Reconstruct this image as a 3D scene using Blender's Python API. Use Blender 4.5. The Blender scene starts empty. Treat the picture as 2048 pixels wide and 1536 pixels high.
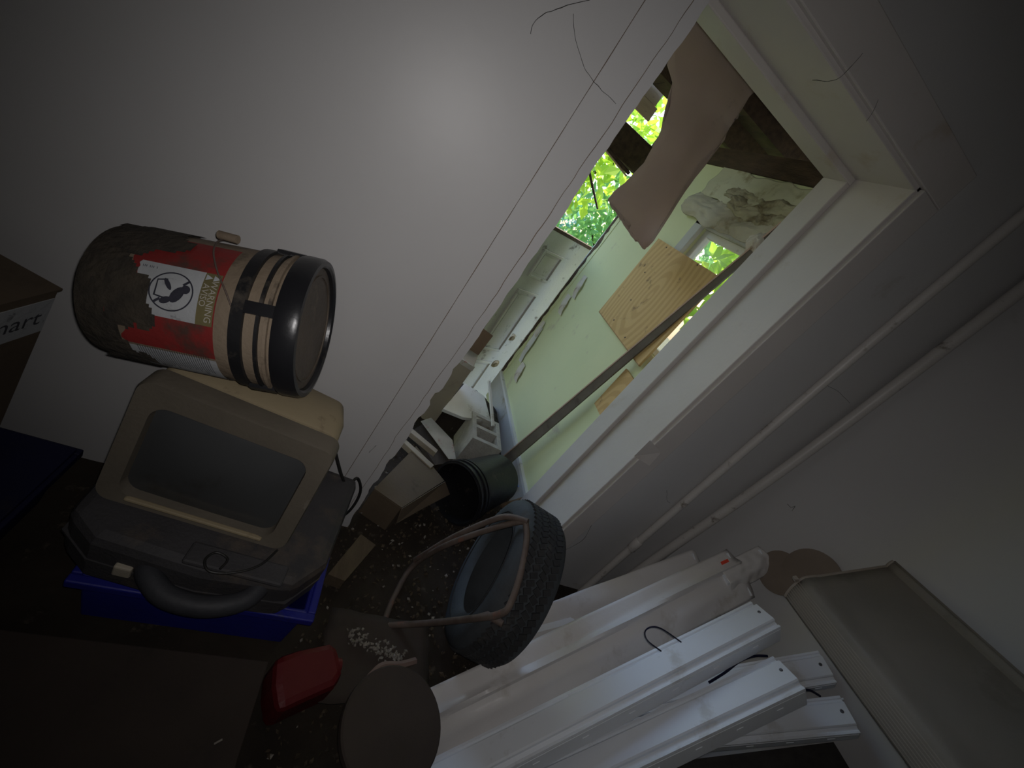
import bpy, bmesh, math, random
from mathutils import Vector, Matrix, Euler, noise
random.seed(7)
S = bpy.context.scene
COL = S.collection
PI = math.pi

# ------------------------------------------------------------------ camera
W, H, F = 2048.0, 1536.0, 814.0
CAM = Vector((0.0, -1.11, 1.45))
YAW, PITCH, ROLL = [math.radians(a) for a in (26.69, 23.79, 37.95)]
FWD = Vector((math.sin(YAW)*math.cos(PITCH), math.cos(YAW)*math.cos(PITCH), -math.sin(PITCH)))
R0 = Vector((math.cos(YAW), -math.sin(YAW), 0)); U0 = R0.cross(FWD)
RIGHT = math.cos(ROLL)*R0 + math.sin(ROLL)*U0
UP = -math.sin(ROLL)*R0 + math.cos(ROLL)*U0
cd = bpy.data.cameras.new('camera'); cam = bpy.data.objects.new('camera', cd); COL.objects.link(cam)
cd.sensor_fit = 'HORIZONTAL'; cd.sensor_width = 36.0; cd.lens = 36.0*F/W; cd.clip_start = 0.02
m3 = Matrix((RIGHT, UP, -FWD)).transposed()
cam.matrix_world = Matrix.Translation(CAM) @ m3.to_4x4()
S.camera = cam

# ------------------------------------------------------------------ world, sun, flash, exposure
S.view_settings.view_transform = 'Standard'; S.view_settings.look = 'None'
S.view_settings.exposure = 0.0; S.view_settings.gamma = 1.0; S.view_settings.use_curve_mapping = False
wd = bpy.data.worlds.new('sky'); S.world = wd; wd.use_nodes = True
nt = wd.node_tree; bg = nt.nodes['Background']
sky = nt.nodes.new('ShaderNodeTexSky'); sky.sky_type = 'NISHITA'; sky.sun_disc = False
sky.sun_elevation = math.radians(52); sky.sun_rotation = math.radians(40); sky.air_density = 1.0; sky.dust_density = 2.0
nt.links.new(sky.outputs[0], bg.inputs[0]); bg.inputs[1].default_value = 0.65
sd = bpy.data.lights.new('sun_offscreen', 'SUN'); sd.energy = 9.0; sd.angle = math.radians(1.0); sd.color = (1, .93, .8)
so = bpy.data.objects.new('sun_offscreen', sd); COL.objects.link(so)
so.rotation_euler = Vector((-0.5, -0.6, -1.0)).to_track_quat('-Z', 'Y').to_euler()   # direction the light travels
# the phone's own flash beside the lens: a wide soft-edged beam
fd = bpy.data.lights.new('phone_flash_offscreen', 'SPOT'); fd.energy = 16.5; fd.spot_size = math.radians(137); fd.spot_blend = 1.0
fd.shadow_soft_size = 0.006; fd.color = (1.0, .97, .96)
fo = bpy.data.objects.new('phone_flash_offscreen', fd); COL.objects.link(fo)
fo.matrix_world = Matrix.Translation(CAM + RIGHT*0.012 + UP*0.012) @ m3.to_4x4()

# ------------------------------------------------------------------ pixel helpers (used to measure world points)
def ray(px, py): return RIGHT*((px-W/2)/F) - UP*((py-H/2)/F) + FWD
def at(px, py, **k):
    (ax, v), = k.items(); r = ray(px, py)
    if ax == 'd': return CAM + r*v
    i = 'xyz'.index(ax); return CAM + r*((v-CAM[i])/r[i])

# ------------------------------------------------------------------ materials
MATS = {}
def _n(nt, t, **k):
    n = nt.nodes.new(t)
    for a, v in k.items(): setattr(n, a, v)
    return n
def mat(name, c1, c2=None, scale=4., rough=.7, dirt=None, amt=0., dscale=6., bump=.15, bscale=60., metal=0., spec=.4, alpha=None, stretch=(1,1,1), wood=None, transl=0., trans=0.):
    m = bpy.data.materials.new(name); m.use_nodes = True; nt = m.node_tree; L = nt.links.new
    b = nt.nodes['Principled BSDF']; b.inputs['Roughness'].default_value = rough
    b.inputs['Metallic'].default_value = metal; b.inputs['Specular IOR Level'].default_value = spec
    tc = _n(nt, 'ShaderNodeTexCoord'); mp = _n(nt, 'ShaderNodeMapping'); mp.inputs['Scale'].default_value = stretch
    L(tc.outputs['Object'], mp.inputs[0])
    c2 = c2 or tuple(x*.8 for x in c1)
    if wood:
        tx = _n(nt, 'ShaderNodeTexWave', wave_type='RINGS', rings_direction=wood); tx.inputs['Scale'].default_value = scale
        tx.inputs['Distortion'].default_value = 5; tx.inputs['Detail'].default_value = 3; tx.inputs['Detail Scale'].default_value = .8
    else:
        tx = _n(nt, 'ShaderNodeTexNoise'); tx.inputs['Scale'].default_value = scale; tx.inputs['Detail'].default_value = 6
    L(mp.outputs[0], tx.inputs['Vector'])
    fac = tx.outputs['Fac']
    rp = _n(nt, 'ShaderNodeValToRGB'); e = rp.color_ramp.elements
    e[0].position = .3; e[1].position = .7; e[0].color = (*c1, 1); e[1].color = (*c2, 1)
    L(fac, rp.inputs[0]); out = rp.outputs[0]
    if dirt:
        n2 = _n(nt, 'ShaderNodeTexNoise'); n2.inputs['Scale'].default_value = dscale; n2.inputs['Detail'].default_value = 9; n2.inputs['Roughness'].default_value = .65
        L(tc.outputs['Object'], n2.inputs['Vector'])
        r2 = _n(nt, 'ShaderNodeValToRGB'); r2.color_ramp.elements[0].position = .62-amt*.4; r2.color_ramp.elements[1].position = .72-amt*.25
        L(n2.outputs['Fac'], r2.inputs[0])
        mx = _n(nt, 'ShaderNodeMix', data_type='RGBA'); L(r2.outputs[0], mx.inputs['Factor']); L(out, mx.inputs['A']); mx.inputs['B'].default_value = (*dirt, 1)
        out = mx.outputs['Result']
    L(out, b.inputs['Base Color'])
    if bump:
        n3 = _n(nt, 'ShaderNodeTexNoise'); n3.inputs['Scale'].default_value = bscale; n3.inputs['Detail'].default_value = 5
        L(mp.outputs[0], n3.inputs['Vector'])
        bp = _n(nt, 'ShaderNodeBump'); bp.inputs['Strength'].default_value = bump; bp.inputs['Distance'].default_value = .01
        L(n3.outputs['Fac'], bp.inputs['Height']); L(bp.outputs[0], b.inputs['Normal'])
    if alpha is not None: b.inputs['Alpha'].default_value = alpha
    if trans: b.inputs['Transmission Weight'].default_value = trans
    if transl:
        t = _n(nt, 'ShaderNodeBsdfTranslucent'); L(out, t.inputs[0]); ms = _n(nt, 'ShaderNodeMixShader'); ms.inputs[0].default_value = transl
        L(b.outputs[0], ms.inputs[1]); L(t.outputs[0], ms.inputs[2]); L(ms.outputs[0], nt.nodes['Material Output'].inputs[0])
    MATS[name] = m
    return m

mat('wall_paint', (.56,.55,.545), (.52,.51,.505), 2., rough=.42, dirt=(.42,.40,.37), amt=-.08, dscale=3, bump=.03, bscale=35, spec=.35)
mat('trim_paint', (.58,.545,.52), (.53,.495,.47), 3., rough=.5, dirt=(.48,.42,.36), amt=.06, dscale=5, bump=.06, bscale=50)
mat('pipe_paint', (.60,.57,.54), (.54,.51,.48), 5., rough=.4, dirt=(.20,.17,.14), amt=.05, dscale=16, bump=.1)
mat('raw_wood', (.20,.13,.08), (.12,.08,.05), 10., rough=.8, stretch=(6,6,1), bump=.3)
mat('dirt_floor', (.034,.025,.017), (.018,.013,.009), 6., rough=.95, dirt=(.085,.068,.05), amt=.05, dscale=18, bump=.6, bscale=30)
mat('debris', (.11,.082,.052), (.04,.03,.02), 30., rough=.9)
mat('pale_debris', (.34,.31,.27), (.22,.2,.17), 30., rough=.9)
mat('ceiling_paint', (.30,.28,.26), None, 3.)
mat('green_wall', (.68,.71,.43), (.62,.67,.40), 2.5, rough=.65, dirt=(.50,.46,.33), amt=.04, dscale=3.5, bump=.08, bscale=30)
mat('grey_board', (.52,.52,.49), (.42,.42,.39), 4., rough=.6, dirt=(.30,.26,.18), amt=.1, dscale=5)
mat('white_paint', (.70,.70,.68), (.6,.6,.57), 4., rough=.5, dirt=(.32,.27,.2), amt=.06, dscale=9)
mat('plywood', (.62,.42,.18), (.54,.35,.14), 12., rough=.7, stretch=(1,.8,.3), wood='X', dirt=(.20,.12,.06), amt=.05, dscale=14, bump=.08)
mat('plywood_edge', (.40,.25,.11), (.3,.18,.08), 20.)
mat('dark_beam', (.10,.065,.042), (.05,.032,.022), 9., rough=.9, stretch=(4,1,4), bump=.4)
mat('roof_board', (.10,.075,.052), (.06,.045,.03), 5., rough=.95, stretch=(4,1,4), bump=.4)
mat('siding', (.56,.44,.33), (.47,.36,.27), 8., rough=.8, stretch=(1,1,5), dirt=(.16,.10,.07), amt=.06, dscale=9)
mat('ceiling_paper', (.62,.50,.44), (.54,.43,.38), 4., rough=.9, dirt=(.30,.24,.21), amt=.03, dscale=4, bump=.1, bscale=20, transl=.4)
mat('stained_paper', (.46,.43,.30), (.34,.31,.21), 7., rough=.9, dirt=(.12,.085,.04), amt=.28, dscale=6, bump=.3, bscale=18)
mat('stained_skin', (.60,.60,.44), (.50,.49,.35), 5., rough=.85, dirt=(.30,.26,.15), amt=.16, dscale=7, bump=.2, bscale=25)
mat('peel_stained', (.56,.53,.42), (.45,.42,.32), 6., rough=.9, dirt=(.22,.17,.09), amt=.12, dscale=5, bump=.35, bscale=22)
mat('peel_paper', (.70,.68,.60), (.55,.5,.42), 9., rough=.85, dirt=(.3,.22,.14), amt=.1, dscale=12)
mat('door_white', (.50,.49,.455), (.44,.43,.40), 4., rough=.6, dirt=(.12,.10,.08), amt=.05, dscale=10)
mat('brass', (.28,.23,.16), (.18,.15,.1), 20., rough=.45, metal=.8)
mat('leaning_wood', (.17,.145,.115), (.11,.09,.07), 10., rough=.7, dirt=(.07,.05,.04), amt=.05, dscale=10)
mat('leaning_wood_edge', (.55,.40,.32), (.5,.35,.26), 6., rough=.6)
mat('black_plastic', (.020,.020,.022), (.012,.012,.013), 8., rough=.42, dirt=(.07,.06,.05), amt=.06, dscale=9, bump=.1)
mat('black_plastic_shiny', (.018,.018,.02), (.012,.012,.014), 8., rough=.3, dirt=(.06,.05,.04), amt=.02, dscale=7, bump=.05)
mat('case_plastic', (.055,.052,.055), (.035,.033,.035), 6., rough=.7, dirt=(.088,.070,.056), amt=.2, dscale=5, bump=.2, bscale=120)
mat('case_handle', (.045,.046,.052), (.03,.03,.035), 8., rough=.6)
mat('cream_plastic', (.31,.25,.155), (.26,.21,.13), 5., rough=.6, dirt=(.17,.13,.08), amt=.08, dscale=12, bump=.08)
mat('bezel_plastic', (.135,.115,.088), (.105,.09,.07), 6., rough=.6, dirt=(.19,.17,.135), amt=-.04, dscale=7, bump=.12, bscale=90)
mat('tote_blue', (.016,.02,.26), (.012,.015,.19), 5., rough=.5, dirt=(.03,.03,.08), amt=.05, dscale=8, bump=.1)
mat('tote_blue_dim', (.007,.008,.045), (.006,.007,.03), 5., rough=.6, dirt=(.03,.026,.03), amt=.14, dscale=5, bump=.15)  # tote blue with the fading flash beam put into the colour
mat('cardboard', (.125,.092,.060), (.10,.074,.05), 5., rough=.85, dirt=(.065,.05,.034), amt=.08, dscale=6)
mat('cardboard_dark', (.06,.045,.036), (.045,.034,.028), 5., rough=.9, dirt=(.035,.028,.024), amt=.1, dscale=5)
mat('carton_beige', (.31,.265,.20), (.26,.22,.165), 4., rough=.85, dirt=(.2,.16,.12), amt=.07, dscale=6)
mat('carton_brown', (.18,.11,.07), (.14,.085,.05), 5.)
mat('concrete', (.46,.44,.40), (.36,.34,.31), 25., rough=.95, dirt=(.2,.16,.12), amt=.05, dscale=8, bump=.5, bscale=80)
mat('white_panel', (.62,.62,.60), (.52,.51,.46), 5., rough=.35, dirt=(.25,.2,.15), amt=.08, dscale=8)
mat('dark_plank', (.06,.045,.035), (.035,.026,.02), 8., rough=.8, stretch=(5,1,5))
mat('plank_edge', (.36,.31,.25), (.27,.22,.17), 8., rough=.8)
mat('paper_print', (.48,.45,.40), (.36,.33,.29), 10., rough=.7, dirt=(.30,.07,.06), amt=.05, dscale=14)
mat('tyre_rubber', (.030,.030,.031), (.020,.020,.021), 12., rough=.85, dirt=(.055,.052,.05), amt=.1, dscale=10, bump=.2)
mat('tyre_wall', (.055,.062,.068), (.036,.04,.044), 8., rough=.8, dirt=(.035,.032,.03), amt=.1, dscale=7)
mat('rusty_tube', (.15,.115,.095), (.10,.072,.058), 25., rough=.7, metal=.2, dirt=(.22,.1,.07), amt=.06, dscale=14)
mat('scrap_wood', (.115,.085,.052), (.085,.06,.038), 10., rough=.85, stretch=(5,1,5))
mat('red_plastic', (.13,.008,.010), (.09,.006,.007), 5., rough=.55, dirt=(.05,.012,.01), amt=.12, dscale=6)
mat('disc_wood', (.060,.045,.037), (.046,.034,.028), 6., rough=.8, dirt=(.05,.036,.028), amt=.08, dscale=5)
mat('disc_brown', (.25,.20,.16), (.2,.16,.125), 8., rough=.8)
mat('pinkish_scrap', (.22,.15,.125), (.16,.11,.09), 9.)
mat('white_enamel', (.84,.87,.92), (.78,.81,.85), 3., rough=.55, spec=.25, dirt=(.66,.66,.66), amt=.04, dscale=7, bump=.02)
mat('screw_steel', (.35,.36,.38), (.25,.25,.27), 30., rough=.35, metal=.9)
mat('plastic_film', (.74,.72,.71), (.66,.63,.61), 4., rough=.25, dirt=(.56,.52,.48), amt=.1, dscale=6, bump=.35, bscale=9)
mat('film_red', (.85,.10,.05), (.7,.06,.03), 5.)
mat('lens_acrylic', (.27,.235,.20), (.22,.195,.165), 5., rough=.55, dirt=(.18,.155,.125), amt=.1, dscale=4, bump=.12, bscale=220, transl=.15)
mat('lens_rib', (.36,.31,.26), (.30,.26,.215), 9., rough=.45)
mat('wire_blue', (.012,.014,.05), (.01,.01,.03), 5., rough=.4)
mat('wire_black', (.012,.012,.012), (.02,.018,.016), 5., rough=.5)
mat('dark_board', (.042,.036,.032), (.022,.018,.016), 4., rough=.6, stretch=(1,10,10), bump=.2)
mat('bucket_body', (.25,.195,.14), (.19,.145,.10), 6., rough=.7, dirt=(.07,.055,.04), amt=.12, dscale=9, bump=.25)
mat('bucket_lid', (.13,.10,.075), (.075,.06,.046), 7., rough=.55, dirt=(.19,.15,.11), amt=.10, dscale=7, bump=.25)
mat('label_red', (.27,.03,.028), (.20,.024,.022), 5., rough=.5, dirt=(.085,.045,.036), amt=.26, dscale=12)
mat('label_white', (.44,.45,.46), (.37,.38,.39), 8., rough=.5, dirt=(.08,.08,.085), amt=.05, dscale=25)
mat('label_olive', (.17,.145,.065), (.13,.11,.05), 9., rough=.6)
mat('label_ink', (.035,.035,.05), None, 5.)
mat('label_letter', (.45,.42,.36), None, 5.)
mat('grime', (.030,.026,.021), (.062,.05,.036), 22., rough=.95, bump=.6, bscale=70)
mat('masking_tape', (.42,.37,.29), None, 5.)
mat('cobweb', (.035,.033,.03), None, 5., rough=.95)
mat('blue_scrap', (.22,.42,.85), (.15,.3,.7), 6., rough=.4)
mat('leaf_bright', (.55,.75,.08), (.32,.55,.05), 1.5, rough=.5, bump=0, transl=.5)
mat('leaf_mid', (.26,.52,.14), (.14,.34,.10), 1.5, rough=.5, bump=0, transl=.4)
mat('leaf_teal', (.20,.44,.32), (.10,.26,.20), 1.5, rough=.5, bump=0, transl=.35)
mat('bark', (.07,.05,.035), (.04,.03,.02), 8., rough=.9)
mat('soil', (.07,.07,.03), (.05,.06,.02), 2., rough=.95)
mat('mart_print', (.06,.06,.07), None, 5.)

def glass(name, col, rough, alpha):
    m = bpy.data.materials.new(name); m.use_nodes = True; b = m.node_tree.nodes['Principled BSDF']
    b.inputs['Base Color'].default_value = (*col, 1); b.inputs['Roughness'].default_value = rough; b.inputs['Alpha'].default_value = alpha
    MATS[name] = m
glass('window_glass', (.75,.85,.75), .08, .10)
def screen_mat():
    m = mat('crt_glass', (.062,.064,.066), (.045,.046,.046), 3., rough=.26, dirt=(.035,.032,.028), amt=.12, dscale=4, bump=.0, spec=.6)
screen_mat()

# ------------------------------------------------------------------ mesh builder
class B:
    def __init__(s): s.v = []; s.f = []
    def add(s, vs, fs, M=None):
        o = len(s.v)
        s.v += [(M @ Vector(p)) if M else Vector(p) for p in vs]
        s.f += [tuple(i+o for i in q) for q in fs]; return s
    def box(s, lo, hi, M=None):
        x0,y0,z0 = lo; x1,y1,z1 = hi
        return s.add([(x0,y0,z0),(x1,y0,z0),(x1,y1,z0),(x0,y1,z0),(x0,y0,z1),(x1,y0,z1),(x1,y1,z1),(x0,y1,z1)],
            [(0,3,2,1),(4,5,6,7),(0,1,5,4),(1,2,6,5),(2,3,7,6),(3,0,4,7)], M)
    def prism(s, poly, h0, h1, M=None):          # poly in local xy, extruded along local z
        n = len(poly)
        vs = [(x,y,h0) for x,y in poly]+[(x,y,h1) for x,y in poly]
        fs = [tuple(range(n))[::-1], tuple(range(n,2*n))]+[(i,(i+1)%n,(i+1)%n+n,i+n) for i in range(n)]
        return s.add(vs, fs, M)
    def tube(s, pts, r, n=8, caps=True):
        pts = [Vector(p) for p in pts]; rs = r if isinstance(r,(list,tuple)) else [r]*len(pts)
        o = len(s.v); ref = None
        for i,p in enumerate(pts):
            t = (pts[min(i+1,len(pts)-1)]-pts[max(i-1,0)]).normalized()
            if ref is None:
                ref = t.orthogonal().normalized()
            ref = (ref - t*ref.dot(t)).normalized(); b2 = t.cross(ref)
            for k in range(n):
                a = 2*PI*k/n; s.v.append(p+ref*math.cos(a)*rs[i]+b2*math.sin(a)*rs[i])
        for i in range(len(pts)-1):
            for k in range(n):
                s.f.append((o+i*n+k, o+i*n+(k+1)%n, o+(i+1)*n+(k+1)%n, o+(i+1)*n+k))
        if caps:
            s.f.append(tuple(o+k for k in range(n))[::-1]); e = o+(len(pts)-1)*n; s.f.append(tuple(e+k for k in range(n)))
        return s
    def lathe(s, prof, n=32, M=None, a0=0., a1=2*PI, closed=False):       # prof (r,z)
        full = abs(a1-a0-2*PI) < 1e-6; m = n if full else n+1; o = []
        for r,z in prof:
            o += [(r*math.cos(a0+(a1-a0)*k/n), r*math.sin(a0+(a1-a0)*k/n), z) for k in range(m)]
        fs = []; np_ = len(prof)
        for i in range(np_ if closed else np_-1):
            j = (i+1)%np_
            for k in range(n):
                k2 = (k+1)%m; fs.append((i*m+k, i*m+k2, j*m+k2, j*m+k))
        if not closed and full:
            if prof[0][0] > 1e-6: fs.append(tuple(range(m))[::-1])
            if prof[-1][0] > 1e-6: fs.append(tuple((np_-1)*m+k for k in range(m)))
        return s.add(o, fs, M)
    def grid(s, fn, nu, nv, M=None, thick=None):
        vs = [fn(i/nu, j/nv) for j in range(nv+1) for i in range(nu+1)]
        fs = [(j*(nu+1)+i, j*(nu+1)+i+1, (j+1)*(nu+1)+i+1, (j+1)*(nu+1)+i) for j in range(nv) for i in range(nu)]
        return s.add(vs, fs, M)

ROOT = {}
def _link(name, b, material, parent, smooth, bevel, solid, M):
    vs = [M @ v for v in b.v] if M else b.v
    lo = [min(v[i] for v in vs) for i in range(3)]; hi = [max(v[i] for v in vs) for i in range(3)]
    c = Vector(((lo[0]+hi[0])/2, (lo[1]+hi[1])/2, lo[2] if parent is None else (lo[2]+hi[2])/2))
    me = bpy.data.meshes.new(name); me.from_pydata([v-c for v in vs], [], b.f); me.update()
    bm = bmesh.new(); bm.from_mesh(me); bmesh.ops.remove_doubles(bm, verts=bm.verts, dist=1e-6); bmesh.ops.recalc_face_normals(bm, faces=bm.faces); bm.to_mesh(me); bm.free()
    me.materials.append(MATS[material])
    if smooth:
        for p in me.polygons: p.use_smooth = True
        me.set_sharp_from_angle(angle=math.radians(38))
    o = bpy.data.objects.new(name, me); COL.objects.link(o)
    o.location = c
    if solid:
        d = o.modifiers.new('solid', 'SOLIDIFY'); d.thickness = solid; d.offset = 0
    if bevel:
        d = o.modifiers.new('bevel', 'BEVEL'); d.width = bevel; d.segments = 2; d.limit_method = 'ANGLE'; d.angle_limit = math.radians(40)
    return o, c
def thing(name, label, cat, loc=(0,0,0), M=None, group=None, kind=None):
    o = bpy.data.objects.new(name, None); COL.objects.link(o); o.empty_display_size = .05
    M = M or Matrix.Translation(Vector(loc)); o.matrix_world = M; ROOT[o.name] = M
    if kind: o['kind'] = kind
    if label: o['label'] = label
    if cat: o['category'] = cat
    if group: o['group'] = group
    return o
def part(root, name, b, material, smooth=False, bevel=0, solid=0, world=True, label=None):
    """a part (or sub-part) of root; b in world coordinates or, with world=False, in the thing's own frame"""
    M = ROOT[root.name].inverted() if world else None
    o, c = _link(name, b, material, root, smooth, bevel, solid, M)
    o.parent = root; ROOT[o.name] = ROOT[root.name] @ Matrix.Translation(c)
    if label: o['label'] = label
    return o
def subpart(p, name, b, material, local_root=None, **k):
    """b in the frame of local_root (the thing) when given, else world"""
    if local_root is not None:
        Mr = ROOT[local_root.name]; b.v = [Mr @ v for v in b.v]
    return part(p, name, b, material, world=True, **k)
def single(name, b, material, label, cat, group=None, kind=None, smooth=False, bevel=0, solid=0):
    o, c = _link(name, b, material, None, smooth, bevel, solid, None); ROOT[o.name] = Matrix.Translation(c)
    if kind: o['kind'] = kind
    if label: o['label'] = label
    if cat: o['category'] = cat
    if group: o['group'] = group
    return o
def struct(name, b, material, label=None, **k): return single(name, b, material, label, None, kind='structure', **k)
def frame(o, x, y=None, z=None):          # matrix with given axes
    x = Vector(x).normalized()
    if z is not None:
        z = Vector(z); z = (z - x*z.dot(x)).normalized(); y = z.cross(x)
    else:
        y = Vector(y); y = (y - x*y.dot(x)).normalized(); z = x.cross(y)
    M = Matrix((x, y, z)).transposed().to_4x4(); M.translation = Vector(o); return M
def jit(a): return random.uniform(-a, a)
def smooth_path(pts, n=6):
    pts = [Vector(p) for p in pts]; out = []
    for i in range(len(pts)-1):
        p0 = pts[max(i-1,0)]; p1 = pts[i]; p2 = pts[i+1]; p3 = pts[min(i+2,len(pts)-1)]
        for k in range(n):
            t = k/n
            out.append(.5*((2*p1)+(p2-p0)*t+(2*p0-5*p1+4*p2-p3)*t*t+(3*p1-p0-3*p2+p3)*t**3))
    out.append(pts[-1]); return out

# ================================================================== ROOM SHELL
XL, XR = .366, 1.187            # clear opening of the doorway
ZH = 2.025; YB = .295; XC = 1.885 # head height, wall back face, right-hand corner
XW, YF, ZC = -1.75, -2.3, 2.62
b = B(); b.box((XW-.1,0,-.05),(XL-.02,YB,ZC))
struct('wall_back', b, 'wall_paint', 'grey painted wall around the doorway')
struct('wall_back_side', B().box((XR+.02,0,-.05),(XC+.1,YB,ZC)).box((XL-.02,0,ZH+.02),(XR+.02,YB,ZC)), 'wall_paint', 'pale painted wall with pipes beside the doorway')
struct('wall_right', B().box((XC,YF,-.05),(XC+.1,0,ZC)), 'wall_paint', 'dusty warm grey wall behind the light fixtures')
struct('wall_left', B().box((XW-.1,YF,-.05),(XW,0,ZC)), 'wall_paint')
struct('wall_front', B().box((XW-.1,YF-.1,-.05),(XC+.1,YF,ZC)), 'wall_paint')
struct('ceiling', B().box((XW-.1,YF-.1,ZC),(XC+.1,YB,ZC+.05)), 'ceiling_paint')
# uneven dirt floor, running through the doorway on to the porch
def fl(u, v):
    x = XW-.1+u*(XC+.2-XW); y = YF-.1+v*(1.32-YF+.1)
    return (x, y, .012*noise.noise(Vector((x*4,y*4,0)))+.006*noise.noise(Vector((x*14,y*14,2)))-.012)
struct('floor', B().grid(fl, 110, 110), 'dirt_floor', 'dark dirt floor strewn with crumbs', smooth=True)

# door frame
dr = thing('door_1', 'painted wooden door frame without a door', None, ((XL+XR)/2, .1, 0), kind='structure')
part(dr, 'jamb', B().box((XR,-.008,0),(XR+.022,YB,ZH+.02)), 'trim_paint', bevel=.003)
part(dr, 'jamb', B().box((XL-.022,-.004,0),(XL-.012,YB,ZH+.02)), 'trim_paint')
part(dr, 'head_jamb', B().box((XL-.02,-.008,ZH),(XR+.022,YB,ZH+.022)), 'trim_paint', bevel=.003)
part(dr, 'stop', B().box((XR-.022,.195,0),(XR+.001,YB+.004,ZH-.02)), 'trim_paint', bevel=.004)
part(dr, 'stop', B().box((XL-.01,.195,0),(XL+.004,YB+.004,ZH-.02)), 'trim_paint')
part(dr, 'head_stop', B().box((XL-.01,.195,ZH-.022),(XR+.001,YB+.004,ZH+.001)), 'trim_paint', bevel=.004)
part(dr, 'casing', B().box((XR+.012,-.022,0),(XR+.112,.0,ZH+.012)), 'trim_paint', bevel=.003)
part(dr, 'head_casing', B().box((XL-.12,-.022,ZH+.0125),(XR+.112,.0,ZH+.122)), 'trim_paint', bevel=.003)
# left casing: bare wood underneath, two skins of paint with a long crack between them, ragged at the opening
zs = [i*.02 for i in range(0, 102)]
def rag(z, a, s): return a*noise.noise(Vector((z*s, a*50, 3.3)))
def edge(z):
    e = XL + rag(z,.005,9) + rag(z,.003,31)
    if z < .95: e += rag(z,.009,14)-.004
    for zc, d, w in ((.735,.022,.03),(.62,.014,.05),(.40,.02,.03),(.26,.012,.04),(.86,.010,.03)):
        e -= d*max(0, 1-abs(z-zc)/w)
    return e
def crack(z): return .336 - .02*max(0,(.95-z))*(1 if z>.5 else .5/.95) + rag(z,.006,6) + rag(z,.0025,27)
zt = ZH+.0125
def strip(fa, fb, y0, y1):
    bb = B(); vs = []; fs = []
    zz = [z for z in zs if z < zt]+[zt]
    for z in zz: vs += [(fa(z),y0,z),(fb(z),y0,z),(fb(z),y1,z),(fa(z),y1,z)]
    for i in range(len(zz)-1):
        for k in range(4): fs.append((i*4+k, i*4+(k+1)%4, i*4+4+(k+1)%4, i*4+4+k))
    fs += [(3,2,1,0), tuple(4*(len(zz)-1)+k for k in range(4))]
    return bb.add(vs, fs)
cs = part(dr, 'casing', strip(lambda z: .2500, lambda z: edge(z)-.003, -.003, 0.0), 'raw_wood')
part(dr, 'paint_skin', strip(lambda z: .2506+rag(z,.0006,20), lambda z: crack(z)-.0007, -.0055, -.0025), 'wall_paint')
part(dr, 'paint_skin', strip(lambda z: crack(z)+.0008+max(0,rag(z,.003,5)), lambda z: edge(z), -.0055, -.0025), 'wall_paint')
# paint lip peeling off the right casing
lip = [at(1268,912,y=-.024), at(1300,925,y=-.026), at(1322,905,y=-.024), at(1300,880,y=-.024)]
b = B(); n_ = Vector((0,-1,0)); vs = [*lip]; vs[1] = vs[1]+Vector((-.004,-.012,-.008)); b.add(vs, [(0,1,2,3)])
part(dr, 'paint_flake', b, 'trim_paint', solid=.002)
# strike plate at the top of the opening
part(dr, 'hinge_leaf', B().box((XL-.022,-.018,2.0),(XL-.002,-.012,2.05)), 'dark_beam')

# pipes up the wall
def pipe(name, label, pts, r, joint=None):
    t = thing(name, label, 'pipe', pts[0]); part(t, 'tube', B().tube(smooth_path(pts,8), r, 16), 'pipe_paint', smooth=True)
    if joint:
        p, q = Vector(joint[0]), Vector(joint[1]); part(t, 'coupling', B().tube([p, p.lerp(q,.08), p.lerp(q,.92), q], [r*1.05,r*1.28,r*1.28,r*1.05], 16), 'pipe_paint', smooth=True)
    return t
pipe('wall_pipe', 'painted pipe with a coupling, next to the door casing', [(1.622,-.022,-.01),(1.604,-.02,.45),(1.586,-.02,1.0),(1.566,-.02,1.7),(1.562,-.02,2.6)], .0175, ((1.606,-.0205,.40),(1.603,-.02,.47)))
pipe('wall_pipe', 'painted pipe standing in the corner beside the right wall', [(1.765,-.028,-.01),(1.785,-.026,.4),(1.83,-.028,.95),(1.846,-.03,1.5),(1.85,-.03,2.6)], .022)

# ================================================================== PORCH beyond the doorway
XG = 1.25; YE = 1.66; ZT = 2.0
wy0, wy1, wz0, wz1 = .30, .80, 1.15, 1.725        # window hole in the green wall
b = B()
b.box((XG,YB,-.1),(XG+.09,wy0,ZT)); b.box((XG,wy0,-.1),(XG+.09,wy1,wz0)); b.box((XG,wy0,wz1),(XG+.09,wy1,ZT)); b.box((XG,wy1,-.1),(XG+.09,YE-.03,ZT))
struct('wall_porch', b, 'green_wall', 'pale green porch wall with peeling paint')
# ragged end of that wall: layers
def layer(x0, x1, y0, amp, seed, z0=.12, z1=1.98):
    bb = B(); vs = []; fs = []; n = 60
    for i in range(n+1):
        z = z0+(z1-z0)*i/n; e = y0+amp*noise.noise(Vector((z*7,seed,0)))+amp*.5*noise.noise(Vector((z*23,seed,5)))
        vs += [(x0,YE-.06,z),(x0,e,z),(x1,e,z),(x1,YE-.06,z)]
    for i in range(n):
        for k in range(4): fs.append((i*4+k, i*4+(k+1)%4, i*4+4+(k+1)%4, i*4+4+k))
    return bb.add(vs, fs)
wp = thing('trim_1', 'torn layered end of the green wall', None, (XG,YE,0), kind='structure')
part(wp, 'plaster_edge', layer(XG-.004,XG+.012,YE-.02,.035,1.), 'green_wall')
part(wp, 'lath_edge', layer(XG+.012,XG+.035,YE+.055,.02,2.), 'dark_beam')
part(wp, 'trim_strip', layer(XG+.028,XG+.05,YE+.10,.012,3.), 'white_paint')
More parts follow.
